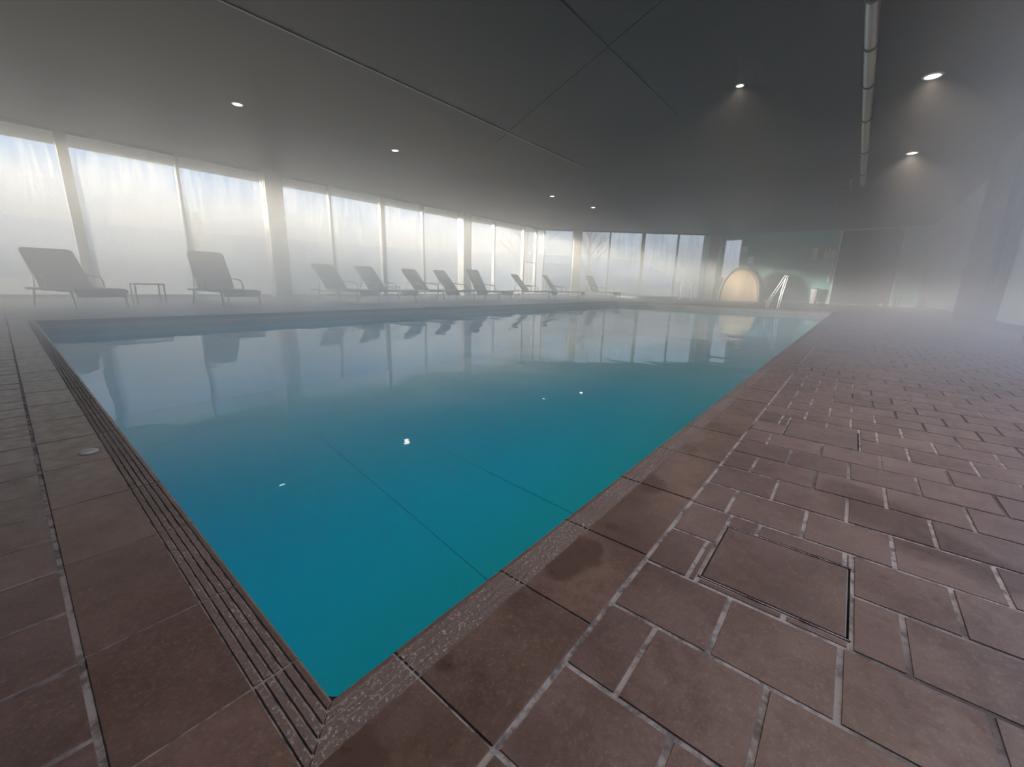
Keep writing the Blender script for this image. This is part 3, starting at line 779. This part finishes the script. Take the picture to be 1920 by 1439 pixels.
# ------------------------------------------------------------------ steam
def haze_mat():
    m, nt, out = mat('pool_steam'); P = pos(nt)
    sep = N(nt, 'SeparateXYZ'); L(nt, P, sep.inputs[0])
    y = sep.outputs[1]; z = sep.outputs[2]; x = sep.outputs[0]
    side = math_(nt, 'MULTIPLY', maprange(nt, y, 1.2, 5.5, 0, 1), maprange(nt, y, 7.5, 10.5, 1, .22))
    low = maprange(nt, z, .3, 2.2, 1.0, .02)
    nz = maprange(nt, noise(nt, scaled(nt, P, (1, 1, 1.8)), .33, 1, .5), .32, .68, .55, 1.45)
    side = math_(nt, 'MULTIPLY', side, maprange(nt, x, .3, 9.5, 1, .22))
    base = math_(nt, 'ADD', math_(nt, 'ADD', maprange(nt, z, .6, 3.0, .017, .006), math_(nt, 'MULTIPLY', maprange(nt, y, 6.5, 9.5, 0, .05), maprange(nt, x, -1, 5, .25, 1))), math_(nt, 'MULTIPLY', maprange(nt, z, 1.2, 3.4, 1, .9), maprange(nt, x, 3, 13, 0, .023)))
    d = math_(nt, 'MULTIPLY', math_(nt, 'ADD', math_(nt, 'MULTIPLY', math_(nt, 'MULTIPLY', side, low), .35), base), nz)
    d = math_(nt, 'ADD', d, math_(nt, 'MULTIPLY', math_(nt, 'MULTIPLY', maprange(nt, y, -.2, -2.2, 0, .12), maprange(nt, x, 1.5, 5, 0, 1)), maprange(nt, x, 12, 20, 1, .2)))
    # a low bank drifting over the right-hand deck
    bank = math_(nt, 'MULTIPLY', maprange(nt, z, .05, .75, 1, 0), math_(nt, 'MULTIPLY', maprange(nt, x, 2.2, 4.5, 0, 1), maprange(nt, x, 7.5, 11, 1, 0)))
    bank = math_(nt, 'MULTIPLY', bank, maprange(nt, y, -.2, 1.5, 1, .0))
    d = math_(nt, 'ADD', d, math_(nt, 'MULTIPLY', bank, .12))
    vs = N(nt, 'VolumeScatter'); vs.inputs['Color'].default_value = (.99, .975, .96, 1); vs.inputs['Anisotropy'].default_value = .05
    L(nt, d, vs.inputs['Density']); L(nt, vs.outputs[0], out.inputs['Volume'])
    return m
M_HAZE = haze_mat()
hz = MB(); hz.prism([(BX + .05, RY + .001), (FX - .001, RY + .001), (FX - .001, F5.y), (F5.x - .15, F5.y - .05), (F0.x - .12, GY - .1), (BX + .05, GY - .1)], -.135, H - .001)
o = hz.build('steam_haze', M_HAZE); tag(o, 'white steam haze filling the pool hall', 'steam', kind='stuff')

# ------------------------------------------------------------------ light
wd = bpy.data.worlds.new('winter_sky'); sc.world = wd; wd.use_nodes = True
nt = wd.node_tree
for n_ in list(nt.nodes): nt.nodes.remove(n_)
out = nt.nodes.new('ShaderNodeOutputWorld'); bg = nt.nodes.new('ShaderNodeBackground')
tc = nt.nodes.new('ShaderNodeTexCoord'); sep = N(nt, 'SeparateXYZ'); L(nt, tc.outputs['Generated'], sep.inputs[0])
cr = nt.nodes.new('ShaderNodeValToRGB'); L(nt, math_(nt, 'MAXIMUM', sep.outputs[2], 0), cr.inputs[0])
e = cr.color_ramp.elements
e[0].position = 0; e[0].color = (.80, .78, .76, 1); e[1].position = 1; e[1].color = (.16, .32, .66, 1)
for p_, c_ in ((.07, (.74, .79, .86, 1)), (.20, (.40, .63, .98, 1)), (.45, (.27, .47, .82, 1))):
    k_ = e.new(p_); k_.color = c_
cl = noise(nt, scaled(nt, tc.outputs['Generated'], (1, 1, 2.6)), 2.2, 5, .55)
col = mixc(nt, maprange(nt, cl, .50, .72, 0, .4), cr.outputs[0], (.92, .93, .95))
dt = N(nt, 'VectorMath', operation='DOT_PRODUCT'); L(nt, tc.outputs['Generated'], dt.inputs[0]); dt.inputs[1].default_value = (0, 1, 0)
warm = maprange(nt, dt.outputs['Value'], -.75, -.05, 0, 1)
blue = mixc(nt, .8, col, (1.6, 2.5, 4.2))
col = mixc(nt, warm, blue, col)
L(nt, col, bg.inputs[0]); bg.inputs[1].default_value = .78
L(nt, bg.outputs[0], out.inputs[0])
sun = bpy.data.lights.new('low_sun', 'SUN'); sun.energy = 26.0; sun.angle = R(3); sun.color = (1, .89, .74)
so = bpy.data.objects.new('low_sun', sun); COL.objects.link(so)
sd = Vector((.82, -.57, 0)).normalized() * math.cos(R(6.2)) + Vector((0, 0, -math.sin(R(6.2))))
so.rotation_euler = sd.to_track_quat('-Z', 'Y').to_euler(); so.location = (-20, 40, 12)

# ------------------------------------------------------------------ render look
sc.view_settings.view_transform = 'Standard'; sc.view_settings.look = 'None'; sc.view_settings.gamma = 1; sc.view_settings.use_curve_mapping = False
sc.view_settings.exposure = 0.6
cy = sc.cycles
cy.max_bounces = 6; cy.diffuse_bounces = 3; cy.glossy_bounces = 3; cy.transmission_bounces = 3; cy.volume_bounces = 2; cy.volume_step_rate = 3.0; cy.transparent_max_bounces = 12
cy.caustics_reflective = False; cy.caustics_refractive = False; cy.sample_clamp_indirect = 3; cy.sample_clamp_direct = 0
cy.use_denoising = True; cy.use_light_tree = False; cy.use_adaptive_sampling = True; cy.adaptive_threshold = .05; cy.adaptive_min_samples = 16
try: cy.denoiser = 'OPENIMAGEDENOISE'
except Exception: pass
